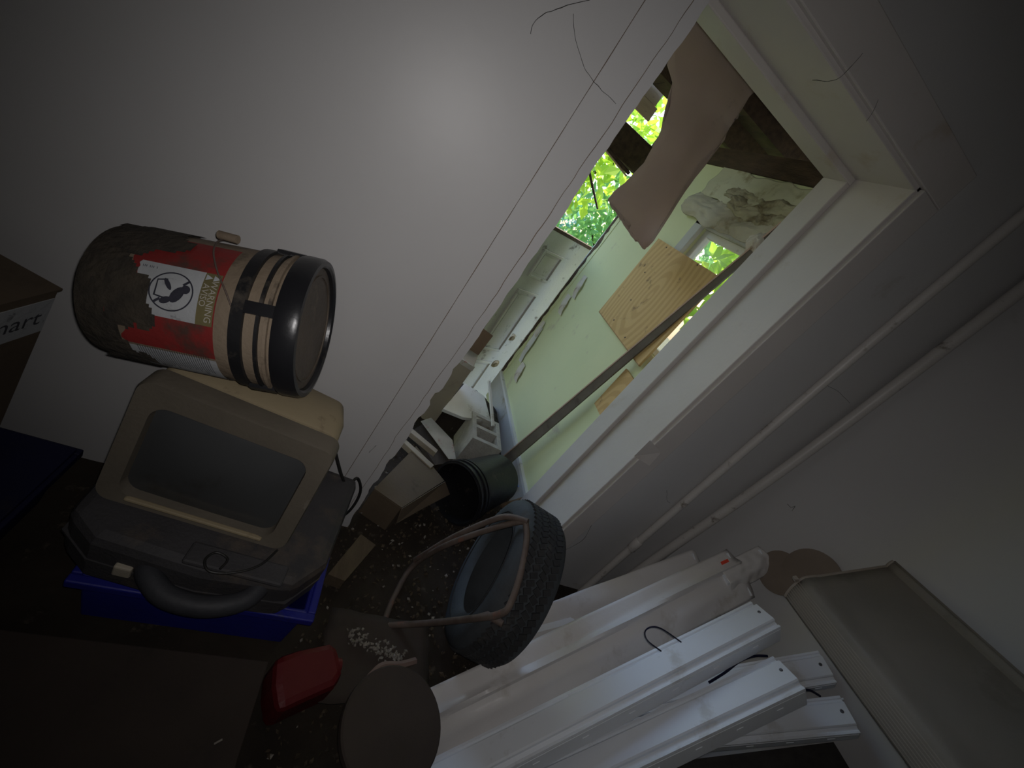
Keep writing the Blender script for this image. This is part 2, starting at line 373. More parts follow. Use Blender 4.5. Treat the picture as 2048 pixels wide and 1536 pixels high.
for (px,py,L_,w_,col) in ((1062,690,.30,.022,'white_paint'),(1040,745,.13,.03,'peel_paper'),(1160,575,.16,.02,'peel_paper'),(1130,610,.14,.025,'peel_paper'),(1075,668,.2,.02,'peel_paper')):
    p = at(px,py,x=XG-.008)
    def fn(u,v,p=p,L_=L_,w_=w_): return (p.x-.012*math.sin(u*PI)*(.6+.4*v)-.01*v*v, p.y+(u-.5)*.05+(v-.5)*w_*2+.012*noise.noise(Vector((u*4,v*3,p.y))), p.z+(u-.5)*L_)
    part(wp, 'peeling_flake', B().grid(fn,10,3), col, solid=.002)
b = B().box((XG-.016,YB,-.02),(XG,YE,.135)); struct('baseboard_porch', b, 'grey_board')
b = B().box((XG-.022,YB,.135),(XG,YE-.01,.155)); struct('trim_2', b, 'white_paint', 'moulding along the top of the porch baseboard')
# window
wn = thing('window_1', 'small window in the green wall, leaves behind it', None, (XG,(wy0+wy1)/2,wz0), kind='structure')
for lo,hi in (((XG-.015,wy1-.01,wz0-.05),(XG+.01,wy1+.055,wz1+.04)),((XG-.015,wy0-.05,wz0-.05),(XG+.01,wy0+.01,wz1+.04)),((XG-.015,wy0-.05,wz1-.005),(XG+.01,wy1+.055,wz1+.05))):
    part(wn, 'casing', B().box(lo,hi), 'grey_board', bevel=.004)
for lo,hi in (((XG+.03,wy1-.035,wz0),(XG+.06,wy1,wz1)),((XG+.03,wy0,wz0),(XG+.06,wy0+.03,wz1)),((XG+.03,wy0+.03,wz1-.03),(XG+.06,wy1-.035,wz1)),((XG+.03,wy0+.03,wz0),(XG+.06,wy1-.035,wz0+.03))):
    part(wn, 'sash_bar', B().box(lo,hi), 'white_paint', bevel=.003)
part(wn, 'pane', B().box((XG+.042,wy0+.03,wz0+.03),(XG+.046,wy1-.035,wz1-.03)), 'window_glass')
# plywood sheet nailed over the window
TL = at(1320,480,x=XG-.03); BL = at(1205,625,x=XG-.03)
ps = thing('plywood_sheet', 'yellowish plywood sheet nailed over the porch window', 'board', (XG-.03,.7,1.07))
part(ps, 'panel', B().box((XG-.034,.40,1.085),(XG-.022,1.0,1.575)), 'plywood')
part(ps, 'edge_band', B().box((XG-.0335,.40,1.080),(XG-.0215,1.0,1.085)), 'plywood_edge')
for (px,py) in ((1228,640),(1250,675),(1333,495),(1290,545),(1395,530),(1262,600)):
    p = at(px,py,x=XG-.034); part(ps, 'nail_head', B().lathe([(.0001,-.002),(.004,-.002),(.004,.001)],8,Matrix.Translation(p)@Matrix.Rotation(PI/2,4,'Y')), 'rusty_tube')
single('plywood_offcut', B().box((XG-.02,.30,.78),(XG-.006,.47,1.02)), 'plywood', 'plywood offcut low on the green wall beside the door jamb', 'board')

# sagging stained paper above the window
tp = thing('torn_wallpaper', 'brown-stained wallpaper sagging in folds above the porch window', 'wallpaper', (XG,.6,1.62))
def fold(yA, yB_, zA, zB, dep, seed):
    cr = lambda u,v: .010*abs(noise.noise(Vector((u*9,v*4,seed+7))))+.006*noise.noise(Vector((u*22,v*9,seed+2)))
    def fn(u,v):
        y = yA+(yB_-yA)*u; z = zA+(zB-zA)*v - .02*math.sin(u*PI)*v
        x = XG-.006 - dep*math.sin(v*PI*.9)**1.0*(.6+.4*math.sin(u*5+seed)) - .012*v*(1+noise.noise(Vector((u*5,v*4,seed)))) - cr(u,v)*min(1,dep*30)
        return (x, y+.02*noise.noise(Vector((u*6,v*3,seed+4))), z+.018*noise.noise(Vector((u*7,seed,v))))
    return B().grid(fn,60,24)
part(tp, 'stained_skin', fold(.30,.99,1.995,1.86,.004,.4), 'stained_skin', smooth=True, solid=.002)
part(tp, 'upper_fold', fold(.30,.80,1.93,1.875,.022,1.), 'stained_paper', smooth=True, solid=.003)
part(tp, 'middle_fold', fold(.30,.70,1.90,1.83,.035,2.2), 'stained_paper', smooth=True, solid=.003)
part(tp, 'lower_fold', fold(.33,1.02,1.86,1.745,.03,3.1), 'peel_stained', smooth=True, solid=.003)
part(tp, 'curl', fold(.30,.42,1.80,1.72,.045,4.6), 'peel_paper', smooth=True, solid=.003)

# roof of the porch: brown plate on the wall, dark rafters and boards
rf = thing('ceiling_porch', 'dark rafters and boards of the porch roof', None, (1.1,.9,2.0), kind='structure')
part(rf, 'wall_plate', B().box((XG-.012,YB,ZT),(XG+.1,1.9,ZT+.085)), 'dark_beam')
for i,y in enumerate((.42,.86,1.30)):
    part(rf, 'rafter', B().box((.55,y,2.16),(1.7,y+.045,2.27)), 'dark_beam')
for i in range(19):  # gap in the boards closed up to keep sun out of the porch
    x0 = -.62+i*.135
    part(rf, 'roof_board', B().box((x0,YB,2.27),(x0+.131,1.9,2.29)), 'roof_board')
struct('wall_porch_left_added', B().box((-.7,YB,-.1),(-.6,1.25,2.27)), 'green_wall')  # unseen side wall, added to keep sky light off the jamb
# far end of the porch: header beam, siding gable above it
fe = thing('wall_porch_end', 'tan plank gable and dark header beam at the far end of the porch', None, (.8,1.9,1.7), kind='structure')
a_ = at(1258,250,y=1.85); c_ = at(1230,292,y=1.85)
part(fe, 'header_beam', B().box((.2,1.85,1.84),(1.6,1.95,2.02)), 'dark_beam', bevel=.005)
for i in range(7):
    z0 = 2.12+i*.085
    part(fe, 'plank', B().box((.2,1.92+.004*(i%2),z0),(1.15+.06*jit(1),1.94+.004*(i%2),z0+.082)), 'siding')
part(fe, 'splinter', B().tube([at(1331,140,y=1.9),at(1326,180,y=1.9)],[.004,.010],5), 'raw_wood')
bs = thing('broken_window_bar', 'broken wooden bar, backlit side coloured dark, hanging in the far opening', 'bar', at(1256,347,y=1.8))
part(bs, 'wood', B().tube([at(1206,294,y=1.8),at(1253,352,y=1.8)],.006,6), 'leaning_wood_edge')
part(bs, 'rot', B().tube([at(1209,288,y=1.81),at(1230,316,y=1.81),at(1258,347,y=1.81)],[.011,.014,.012],6), 'dark_beam')  # shade of the backlit side put into its colour
single('hanging_stick', B().tube([Vector((at(1170,300,y=1.85).x,1.87,1.86)),at(1178,340,y=1.84),at(1184,368,y=1.83),at(1195,418,y=1.82)],[.008,.008,.009,.006],6), 'bark', 'thin dark stick hanging across the leaves', 'stick')

# hanging sheet of ceiling paper
outl = [(1335,130),(1345,165),(1341,212),(1322,262),(1290,326),(1252,368),(1220,400),(1224,414),(1240,432),(1243,440),(1259,446),(1254,460),(1264,476),(1276,484),(1286,497),(1298,488),(1312,466),(1318,450),(1336,434),(1347,416),(1356,396),(1374,366),(1392,338),(1404,322),(1436,296),(1450,280),(1446,272),(1462,250),(1478,226),(1497,196),(1512,178),(1600,90),(1500,-120),(1380,-60)]
o2 = []
for i,(x,y) in enumerate(outl):
    o2.append((x,y))
    if 5 <= i <= 28:
        x2,y2 = outl[i+1]
        for t in (.33,.66): o2.append((x+(x2-x)*t+jit(3.2), y+(y2-y)*t+jit(3.2)))
poly = [at(x,y,y=.8) for x,y in o2]
bm = bmesh.new(); vv = [bm.verts.new(p) for p in poly]; bm.faces.new(vv)
bmesh.ops.triangulate(bm, faces=bm.faces)
for _ in range(3):
    bmesh.ops.subdivide_edges(bm, edges=[e for e in bm.edges if e.calc_length() > .05], cuts=1, use_grid_fill=False)
    bmesh.ops.triangulate(bm, faces=[f for f in bm.faces if len(f.verts) > 3])
for v in bm.verts:
    x,z = v.co.x, v.co.z
    v.co.y += .028*math.sin(x*16+z*5) *max(0,min(1,(2.1-z)*2)) + .012*noise.noise(Vector((x*9,z*6,1)))
hb = B(); hb.v = [v.co.copy() for v in bm.verts]
bm.verts.index_update(); hb.f = [tuple(v.index for v in f.verts) for f in bm.faces]; bm.free()
single('hanging_ceiling_paper', hb, 'ceiling_paper', 'large torn sheet of grey ceiling paper hanging down with ragged end', 'paper sheet', smooth=True, solid=.004)

# panel door standing ajar at the far end
Db = at(1172,489,y=2.0); tilt_ = math.radians(2.2)
dx = Vector((math.sin(math.radians(60)), math.cos(math.radians(60)), 0))
zt_ = Db.z; dw = .82; Dr = Vector((Db.x,Db.y,0)); up_ = (Vector((0,0,1))-dx*math.tan(tilt_)).normalized()
MD = frame(Db, -(dx+Vector((0,0,math.tan(tilt_)))), z=(0,0,1))     # local x from the lock edge to the hinge edge, z up, origin at the top corner
dn = MD.to_3x3() @ Vector((0,1,0)); sgn = 1 if dn.dot(CAM-Db) > 0 else -1
def dpx(px,py):
    r_ = ray(px,py); q = CAM + r_*((Db-CAM).dot(dn)/r_.dot(dn)); return MD.inverted() @ q
pd = thing('panel_door', 'white panelled exterior door standing ajar at the end of the porch', 'door', M=MD)
part(pd, 'slab', B().box((-.10,-.02,-2.03),(dw,.02,0)), 'door_white', world=False, bevel=.003)
def raised(x0,x1,z0,z1):
    bb = B(); t = .02
    ya,yb = sorted((sgn*.0195, sgn*.036))
    for lo,hi in (((x0,z0),(x0+t,z1)),((x1-t,z0),(x1,z1)),((x0+t,z0),(x1-t,z0+t)),((x0+t,z1-t),(x1-t,z1))): bb.box((lo[0],ya,lo[1]),(hi[0],yb,hi[1]))
    ya,yb = sorted((sgn*.0195, sgn*.024)); bb.box((x0+.04,ya,z0+.04),(x1-.04,yb,z1-.04)); return bb
pa_ = dpx(1125,513); pb_ = dpx(1088,562); pc_ = dpx(1061,582); pd_ = dpx(980,696)
xr_ = (pa_.x+pb_.x)/2
for x0,x1 in ((xr_,xr_+.24),(xr_+.31,xr_+.55)):
    for z0,z1 in ((pb_.z,pa_.z),(pd_.z,pc_.z),(pd_.z-.75,pd_.z-.12)):
        part(pd, 'panel', raised(x0,x1,z0,z1), 'door_white', world=False, bevel=.003)
for pp_,r_ in ((dpx(1021,671),.036),(dpx(988,724),.040)):
    part(pd, 'lock', B().lathe([(.0001,.0),(r_,.0),(r_,.006),(.022,.012),(.020,.022),(.0001,.023)],20,Matrix.Translation((pp_.x,sgn*.02,pp_.z))@Matrix.Rotation(-sgn*PI/2,4,'X')), 'brass', world=False, smooth=True)
part(pd, 'top_rot', B().box((-.102,-.022,-.02),(dw,.022,.004)), 'dark_beam', world=False)

# narrow board leaning across the porch behind the jamb
p0 = at(1000,925,x=1.16); p1 = at(1545,470,x=1.218)
ax = (p1-p0).normalized(); p1 = p0+ax*((p1-p0).length+.12); p0 = p0-ax*.05
Mb = frame(p0, ax, z=(-.75,-.4,.3)); Ln = (p1-p0).length
lb = thing('leaning_board', 'dark narrow board leaning against the porch wall beside the jamb', 'board', M=Mb)
part(lb, 'board', B().prism([(0,-.05),(Ln*.5,-.028),(Ln,-.008),(Ln,.012),(0,.012)],-.008,.004), 'leaning_wood', world=False)
part(lb, 'pale_edge', B().box((0,.013,-.008),(Ln,.019,.006)), 'leaning_wood_edge', world=False)

# ---- junk in the porch
def flatbox(name, label, cat, cx, cy, z0, sx, sy, sz, rz, m, bevel=.003, tilt=(0,0)):
    M = Matrix.Translation((cx,cy,z0)) @ Matrix.Rotation(rz,4,'Z') @ Matrix.Rotation(tilt[0],4,'X') @ Matrix.Rotation(tilt[1],4,'Y')
    b = B().box((-sx/2,-sy/2,0),(sx/2,sy/2,sz)); b.v = [M@v for v in b.v]
    return single(name, b, m, label, cat, bevel=bevel), M
# tall beige carton
ct = thing('tall_carton', 'tall beige carton with a brown open flap in the porch', 'box', M=Matrix.Translation((.62,.98,0)) @ Matrix.Rotation(-.25,4,'Z'))
part(ct, 'body', B().box((-.2,-.1,-.02),(.14,.1,.46)), 'carton_beige', world=False, bevel=.003)
part(ct, 'flap', B().add([(-.2,.1,.46),(.14,.1,.46),(.15,.15,.60),(-.2,.15,.62)],[(0,1,2,3)]), 'carton_brown', world=False, solid=.004)
part(ct, 'rim', B().box((-.2,-.104,.445),(.144,-.0995,.475)), 'paper_print', world=False)
# white panel lying on the rubble
pts = [at(x,y,z=.20) for x,y in ((929,767),(968,793),(981,842),(927,836),(885,819))]
b = B().prism([(p.x,p.y) for p in pts], .185, .205); single('white_panel', b, 'white_panel', 'white sheet panel lying flat on the rubble by the concrete block', 'panel', bevel=.002)
single('rubble_heap', B().grid(lambda u,v: (.55+.7*u,.85+.5*v,(.18*math.sin(u*PI)**.6*math.sin(v*PI)**.6)+.02*noise.noise(Vector((u*9,v*9,0)))-.02),20,16), 'dirt_floor', 'heap of dark rubble under the white panel', 'rubble', kind='stuff')
# concrete block with two cells
Mc = Matrix.Translation((.965,.70,.0)) @ Matrix.Rotation(-.06,4,'Z')
cb = thing('concrete_block', 'pale concrete block with two open cells on top', 'block', M=Mc)
b = B(); hx,hy,hz = .095,.125,.215; t = .026
for lo,hi in (((-hx,-hy),(-hx+t,hy)),((hx-t,-hy),(hx,hy)),((-hx+t,-hy),(hx-t,-hy+t)),((-hx+t,hy-t),(hx-t,hy)),((-hx+t,-t/2),(hx-t,t/2))):
    b.box((*lo,-.01),(*hi,hz))
part(cb, 'shell', b, 'concrete', world=False)
part(cb, 'cell_floor', B().box((-hx+.01,-hy+.01,.06),(hx-.01,hy-.01,.075)), 'concrete', world=False)
# white stick of trim
single('trim_stick', B().tube([at(978,762,d=2.0)+Vector((0,0,0)),at(986,852,d=1.86)],.008,4), 'white_paint', 'white stick of trim standing beside the porch baseboard', 'stick')
# planks and printed paper
def slab_px(name, label, cat, pxs, z, th, m):
    pts = [at(x,y,z=z) for x,y in pxs]; b = B().prism([(p.x,p.y) for p in pts], z-th, z); return single(name, b, m, label, cat, bevel=.001)
slab_px('printed_paper', 'crumpled printed paper with red marks beside the concrete block', 'paper', [(842,842),(862,835),(905,880),(912,918),(898,918)], .10, .004, 'paper_print')
for k,(pxs,z,lab) in enumerate(((((818,862),(826,858),(876,900),(872,906)),.14,'pale narrow plank lying nearest the printed paper'),(((806,884),(813,880),(868,930),(862,936)),.16,'pale narrow plank lying across the cardboard box'))):
    slab_px('narrow_plank', lab, 'plank', pxs, z, .03, 'plank_edge')
slab_px('dark_plank', 'dark plank lying between the two pale narrow planks', 'plank', [(826,860),(846,848),(905,925),(870,930)], .07, .03, 'dark_plank')
# low cardboard box in the doorway
q = [at(x,y,z=.15) for x,y in ((748,978),(832,893),(888,962),(803,1016))]
cbx = thing('cardboard_box', 'low brown cardboard box lying in the doorway', 'box', ((q[0]+q[2])/2)*1.0)
ROOT[cbx.name] = Matrix.Translation(((q[0].x+q[2].x)/2,(q[0].y+q[2].y)/2,0)); cbx.matrix_world = ROOT[cbx.name]
part(cbx, 'body', B().prism([(p.x,p.y) for p in q], -.01, .148), 'cardboard', bevel=.003)
part(cbx, 'lid_flap', B().add([q[3]+Vector((0,-.004,.002)),q[2]+Vector((.004,-.004,.002)),q[2]+Vector((.05,-.035,-.035)),q[2].lerp(q[3],.5)+Vector((.02,-.04,-.045)),q[3]+Vector((.01,-.03,-.06))],[(0,1,2,3,4)]), 'cardboard', solid=.004)
part(cbx, 'lid', B().prism([(p.x,p.y) for p in q], .148, .153), 'cardboard')

# black bucket lying on its side in the doorway
o0 = Vector((.79,.22,.152)); o1 = Vector((1.07,.44,.138))
Mk = frame(o1, x=(0,0,1), z=(o0-o1)); Mk.translation = o1; Lk = (o0-o1).length
bk = thing('black_bucket', 'open black plastic bucket lying on its side in the doorway', 'bucket', M=Mk)
part(bk, 'body', B().lathe([(.0001,0),(.124,0),(.130,.008),(.148,Lk),(.144,Lk),(.126,.012),(.0001,.012)],40), 'black_plastic', world=False, smooth=True)
for zz,rr in ((Lk-.012,.157),(Lk-.05,.154),(Lk-.075,.152)):
    part(bk, 'rim_ring', B().lathe([(rr-.012,zz-.006),(rr,zz-.006),(rr,zz+.006),(rr-.012,zz+.006)],40,closed=True), 'black_plastic_shiny', world=False, smooth=True)
single('blue_scrap', B().grid(lambda u,v: tuple(at(1014+10*v+u*14,942+u*32,x=1.222)+Vector((-.008*math.sin(u*3),0,0))),8,3), 'blue_scrap', 'scrap of bright blue plastic by the porch baseboard', 'scrap', solid=.003)
single('wood_splint', B().tube([at(1002,1012,z=.08),at(1048,996,z=.12)],[.012,.008],5), 'raw_wood', 'splintered brown stick at the foot of the right jamb', 'stick')

# ================================================================== LEFT: TOTE, CASE, TELEVISION, BUCKET
# blue tote
tt = thing('storage_tote', 'shallow blue plastic storage tote under the black case', 'tote', (-.02,-.28,0))
def tote(root, x0,x1,y0,y1,h,fl_, m_rim, m_side, M=None):
    ins = [(x0+fl_,y0+fl_),(x1-fl_,y0+fl_),(x1-fl_,y1-fl_),(x0+fl_,y1-fl_)]; top = [(x0,y0),(x1,y0),(x1,y1),(x0,y1)]
    b = B(); vs = [(*p,-.005) for p in ins]+[(*p,h) for p in top]+[(p[0]+(.012 if p[0]==x0 else -.012),p[1]+(.012 if p[1]==y0 else -.012),h) for p in top]+[(p[0]+(.012 if p[0]<(x0+x1)/2 else -.012),p[1]+(.012 if p[1]<(y0+y1)/2 else -.012),.012) for p in ins]
    fs = [(3,2,1,0),(12,13,14,15)]
    for a in (0,4,8):
        for i in range(4): fs.append((a+i,a+(i+1)%4,a+4+(i+1)%4,a+4+i))
    b.add(vs,fs,M); part(root,'shell',b,m_side,bevel=.006)
    for lo,hi in (((x0-.02,y0-.02,h-.022),(x1+.02,y0+.002,h+.004)),((x0-.02,y1-.002,h-.022),(x1+.02,y1+.02,h+.004)),((x0-.02,y0+.002,h-.022),(x0+.002,y1-.002,h+.004)),((x1-.002,y0+.002,h-.022),(x1+.02,y1-.002,h+.004))):
        part(root,'rim',B().box(lo,hi,M),m_rim,bevel=.004)
tote(tt,-.245,.265,-.462,-.06,.20,.012,'tote_blue','tote_blue')
# black carrying case with a curved handle
Mz = Matrix.Translation((-.01,-.335,.205)) @ Matrix.Rotation(-.06,4,'Z')
cc = thing('carrying_case', 'dusty black hard carrying case lying on the blue tote', 'case', M=Mz)
part(cc, 'shell', B().prism([(-.295,-.10),(-.22,-.150),(.0,-.165),(.20,-.145),(.262,-.06),(.275,.26),(-.25,.26),(-.30,.0)],0,.165), 'case_plastic', world=False, bevel=.025)
part(cc, 'lid_seam', B().prism([(-.298,-.102),(-.222,-.153),(.0,-.168),(.203,-.148),(.265,-.06),(.278,.262),(-.253,.262),(-.303,.0)],.078,.086), 'case_plastic', world=False)
hp = smooth_path([(-.115,-.13,.10),(-.095,-.165,.105),(-.04,-.20,.105),(.04,-.205,.11),(.11,-.175,.115),(.135,-.12,.125)],7)
part(cc, 'handle', B().tube(hp,.024,12), 'case_handle', world=False, smooth=True)
part(cc, 'ridge', B().box((-.05,-.155,.158),(.17,-.10,.172)), 'case_plastic', world=False, bevel=.006)
part(cc, 'latch', B().box((-.165,-.165,.07),(-.13,-.148,.105)), 'masking_tape', world=False, bevel=.004, label='pale latch')
# television
tvM = Matrix.Translation((-.085,-.395,.372)) @ Matrix.Rotation(-.075,4,'Z')
tv = thing('television', 'small beige tube television with dark screen standing on the black case', 'television', M=tvM)
tw, th_, tl = .212, .312, .072        # half width, height, lean of the front
def rr(w,h,r,n=6,x0=0,z0=0):
    p = []
    for cx,cz,a0 in ((w-r,r,-PI/2),(w-r,h-r,0),(-w+r,h-r,PI/2),(-w+r,r,PI)):
        for k in range(n+1):
            a = a0+PI/2*k/n; p.append((x0+cx+r*math.cos(a), z0+cz+r*math.sin(a)))
    return p
def lean(x, z, d): return (x, z/th_*tl + d, z)
b = B(); outer = rr(tw,th_,.03); inner = rr(tw-.042,th_-.072,.034,x0=-.002,z0=.020); n = len(outer)
rings = [[lean(x,z,.052) for x,z in outer],[lean(x,z,.008) for x,z in outer],[lean(x*.985,(z-th_/2)*.985+th_/2,0) for x,z in outer],[lean(x,z,.004) for x,z in inner],[lean(x*.985,z*.985+.002,.03) for x,z in inner]]
for r_ in rings: b.v += [Vector(p) for p in r_]
for k in range(len(rings)-1):
    for i in range(n): b.f.append((k*n+i,k*n+(i+1)%n,(k+1)*n+(i+1)%n,(k+1)*n+i))
bz = part(tv, 'bezel', b, 'bezel_plastic', world=False, smooth=True)
iw, ih = tw-.041, th_-.070
def scr(u,v):
    x = (u*2-1)*iw; z = .019+ih*v
    return lean(x, z, .022-.026*(1-(u*2-1)**2)*(1-(v*2-1)**2)**.8+.006)
part(tv, 'screen', B().grid(scr,24,18), 'crt_glass', world=False, smooth=True)
part(tv, 'lower_lip', B().box((-iw+.02,.000,.012),(iw-.02,.014,.021)), 'cream_plastic', world=False, bevel=.004)
# rear housing
b = B(); secs = [(tw-.012,.012,th_-.006,.066,1),(tw-.010,.010,th_-.002,.075,1),(tw-.012,.010,th_+.002,.13,1),(tw-.03,.015,th_-.004,.27,0),(tw-.10,.03,th_-.08,.37,0)]
for (w,z0,z1,d,ln_) in secs:
    pr = rr(w,z1-z0,.03,5,0,z0); b.v += [Vector(lean(x,z,d)) if ln_ else Vector((x, d, z)) for x,z in pr]
n = len(rr(.1,.1,.03,5))
for k in range(len(secs)-1):
    for i in range(n): b.f.append((k*n+i,k*n+(i+1)%n,(k+1)*n+(i+1)%n,(k+1)*n+i))
b.f.append(tuple(range(n))); b.f.append(tuple((len(secs)-1)*n+i for i in range(n))[::-1])
hs = part(tv, 'rear_housing', b, 'cream_plastic', world=False, smooth=True)
b = B(); pr = rr(tw-.034,th_-.050,.03,6,0,.025); m_ = len(pr)
b.v += [Vector(lean(x,z,.045)) for x,z in pr]+[Vector(lean(x,z,.072)) for x,z in pr]
for i in range(m_): b.f.append((i,(i+1)%m_,m_+(i+1)%m_,m_+i))
part(tv, 'seam_band', b, 'bezel_plastic', world=False)
part(tv, 'tube_housing_foot', B().box((-.12,.05,-.004),(.12,.25,.014)), 'bezel_plastic', world=False)
cdp = smooth_path([tvM@Vector((.19,.30,.15)),Vector((.235,-.12,.36)),Vector((.275,-.07,.345)),Vector((.315,-.06,.27)),Vector((.315,-.075,.18)),Vector((.29,-.05,.05))],8)
part(tv, 'power_cord', B().tube(cdp,.005,8), 'wire_black', smooth=True)
cd2 = smooth_path([at(555,1100,z=.385),at(520,1130,z=.384),at(470,1145,z=.383),at(420,1143,z=.383),at(410,1120,z=.383),at(432,1105,z=.383),at(455,1118,z=.384),at(440,1138,z=.384)],8)
part(tv, 'power_cord', B().tube(cd2,.003,8), 'wire_black', smooth=True)

# bucket with warning label lying on the television
La = at(618,657,d=.925); Lb = at(258,582,d=.845)
axb = (La-Lb).normalized(); mid = (La+Lb)/2
Lb = mid-axb*.187
# local z along axis, local x toward the camera
tc_ = (CAM-mid); Mbk = frame(Lb, x=(tc_-axb*tc_.dot(axb)), z=axb)
bu = thing('paint_bucket', 'grimy five gallon bucket with red warning label and black lid lying on the television', 'bucket', M=Mbk)
LB = .375
up_img = UP; sgl = 1 if (Mbk.to_3x3()@Vector((0,1,0))).dot(up_img) > 0 else -1   # +angle goes up in the picture when sgl=1
def rad(z): return .134+(.150-.134)*z/LB
part(bu, 'body', B().lathe([(.0001,0),(.118,0),(.129,.008),(.134,.03),(rad(.30),.30),(rad(.34),.345),(.0001,.345)],56), 'bucket_body', world=False, smooth=True)
part(bu, 'grime_coat', B().lathe([(.0001,-.001),(.1185,-.001),(.1297,.0075),(.1347,.03),(rad(.075)+.0007,.075)],56), 'grime', world=False, smooth=True)
part(bu, 'collar_ring', B().lathe([(.145,.262),(.1515,.262),(.1525,.284),(.146,.285)],56,closed=True), 'black_plastic', world=False, smooth=True)
part(bu, 'collar_ring', B().lathe([(.145,.306),(.153,.306),(.153,.312),(.146,.313)],56,closed=True), 'black_plastic', world=False, smooth=True)
part(bu, 'collar_ring', B().lathe([(.145,.322),(.1545,.322),(.1545,.328),(.146,.329)],56,closed=True), 'bucket_body', world=False, smooth=True)
lid = part(bu, 'lid', B().lathe([(.148,.334),(.1565,.336),(.1585,.345),(.1585,.372),(.155,.380),(.146,.381),(.141,.377),(.139,.368),(.0001,.368)],56), 'black_plastic_shiny', world=False, smooth=True)
subpart(lid, 'lid_disc', B().lathe([(.0001,.3686),(.1385,.3686),(.1385,.3696),(.0001,.3697)],48), 'bucket_lid', local_root=bu, smooth=True)
subpart(lid, 'lid_ring', B().lathe([(.118,.3692),(.122,.3692),(.122,.3725),(.118,.3725)],48,closed=True), 'bucket_lid', local_root=bu, smooth=True)
for a in (sgl*6,sgl*78,sgl*-70,150): # lid tabs
    a = math.radians(a); M = Matrix.Rotation(a,4,'Z'); subpart(lid, 'lid_tab', B().box((.1495,-.012,.285),(.1575,.012,.336),M), 'black_plastic_shiny', local_root=bu)
# label: patches wrapped on the body; angle sign: image up = ?
def wrap(a0,a1,z0,z1,off,nu=14,nv=6,ragd=0):
    def fn(u,v):
        z = z0+(z1-z0)*v; a = math.radians(a0+(a1-a0)*u)*sgl
        if ragd and v == 0: z += ragd*noise.noise(Vector((u*6,a0,1)))
        r = rad(z)+off; return (r*math.cos(a), r*math.sin(a), z)
    return B().grid(fn,nu,nv)
part(bu, 'red_label', wrap(-42,58,.085,.235,.0007,30,6,.06), 'label_red', world=False, smooth=True)
lw = part(bu, 'warning_label', wrap(-14,26,.10,.205,.0014,16,8,.02), 'label_white', world=False, smooth=True, label='white warning label with pictogram')
part(bu, 'instruction_label', wrap(-88,-44,.075,.235,.0010,16,6,.03), 'label_white', world=False, smooth=True)
subpart(lw, 'warning_band', wrap(-14,26,.205,.233,.0016,16,3), 'label_olive', local_root=bu, smooth=True)
# text, ring, figure on the label: flat coordinates (angle across the axis, height) mapped on to the body
AC = 6.0   # centre angle of the label
def onlab(u, z, off):     # u metres along the circumference, downwards in the picture
    a = math.radians(AC)*sgl - sgl*u/rad(z); r = rad(z)+off; return Vector((r*math.cos(a), r*math.sin(a), z))
def polymesh(pts, off, sub=0): 
    b = B(); b.v = [onlab(u,z,off) for u,z in pts]; b.f = [tuple(range(len(pts)))]; return b
def textmesh(txt, size, u0, z0, off, xs=1.0):
    cu = bpy.data.curves.new('t', 'FONT'); cu.body = txt; cu.size = size; cu.align_x = 'CENTER'; cu.resolution_u = 2
    ob = bpy.data.objects.new('t', cu); COL.objects.link(ob); dg = bpy.context.evaluated_depsgraph_get()
    me = bpy.data.meshes.new_from_object(ob.evaluated_get(dg)); b = B()
    b.v = [onlab(u0+v.co.x*xs, z0+v.co.y, off) for v in me.vertices]; b.f = [tuple(p.vertices) for p in me.polygons]
    bpy.data.objects.remove(ob); bpy.data.curves.remove(cu); bpy.data.meshes.remove(me); return b
subpart(lw, 'lettering', textmesh('WARNING', .0165, .004, .2195, .0026), 'label_letter', local_root=bu)
subpart(lw, 'lettering', textmesh('AVISO', .0155, -.006, .2075, .0026), 'label_letter', local_root=bu)
for zz in (.2085,.2215): subpart(lw, 'warning_triangle', polymesh([(-.046,zz-.001),(-.034,zz-.001),(-.040,zz+.0105)],.0026), 'label_white', local_root=bu)
RC, ZCn, UC = .036, .160, 0.0
b = B()
for k in range(40):
    a0_, a1_ = 2*PI*k/40, 2*PI*(k+1)/40; o = len(b.v)
    b.v += [onlab(UC+r_*math.cos(a),ZCn+r_*math.sin(a),.0026) for a in (a0_,a1_) for r_ in (RC-.0025,RC)]; b.f.append((o,o+1,o+3,o+2))
subpart(lw, 'ring_mark', b, 'label_ink', local_root=bu)
subpart(lw, 'slash_mark', polymesh([(-.026,.184),(-.023,.187),(.026,.136),(.023,.133)],.0028), 'label_ink', local_root=bu)
def blob(cu,cz,ru,rz,n=14,rot=0): return [(cu+ru*math.cos(t)*math.cos(rot)-rz*math.sin(t)*math.sin(rot), cz+ru*math.cos(t)*math.sin(rot)+rz*math.sin(t)*math.cos(rot)) for t in [2*PI*k/n for k in range(n)]]
for pp in (blob(-.008,.182,.008,.0075), blob(.004,.170,.017,.009,rot=-.5), blob(.017,.153,.006,.010,rot=.5), blob(-.012,.152,.012,.004,rot=.6), [(-.018,.134),(-.022,.150),(-.019,.151),(-.016,.136),(.010,.136),(.012,.150),(.015,.150),(.012,.133)]):
    subpart(lw, 'figure_mark', polymesh(pp,.0024), 'label_ink', local_root=bu)
b = B()
for i in range(20):
    z = .108+(i%5)*.0024; 
for i in range(9):
    z0_ = .104+i*.0028
    if i%4 == 3: continue
    b.v += [onlab(u,z,.0024) for u,z in ((-.04,z0_),(.036+jit(.008),z0_),(.036,z0_+.0009),(-.04,z0_+.0009))]; o = len(b.v)-4; b.f.append((o,o+1,o+2,o+3))
subpart(lw, 'fine_print', b, 'label_ink', local_root=bu)
ig = [c for c in bu.children if c.name.startswith('instruction_label')][0]
b = B()
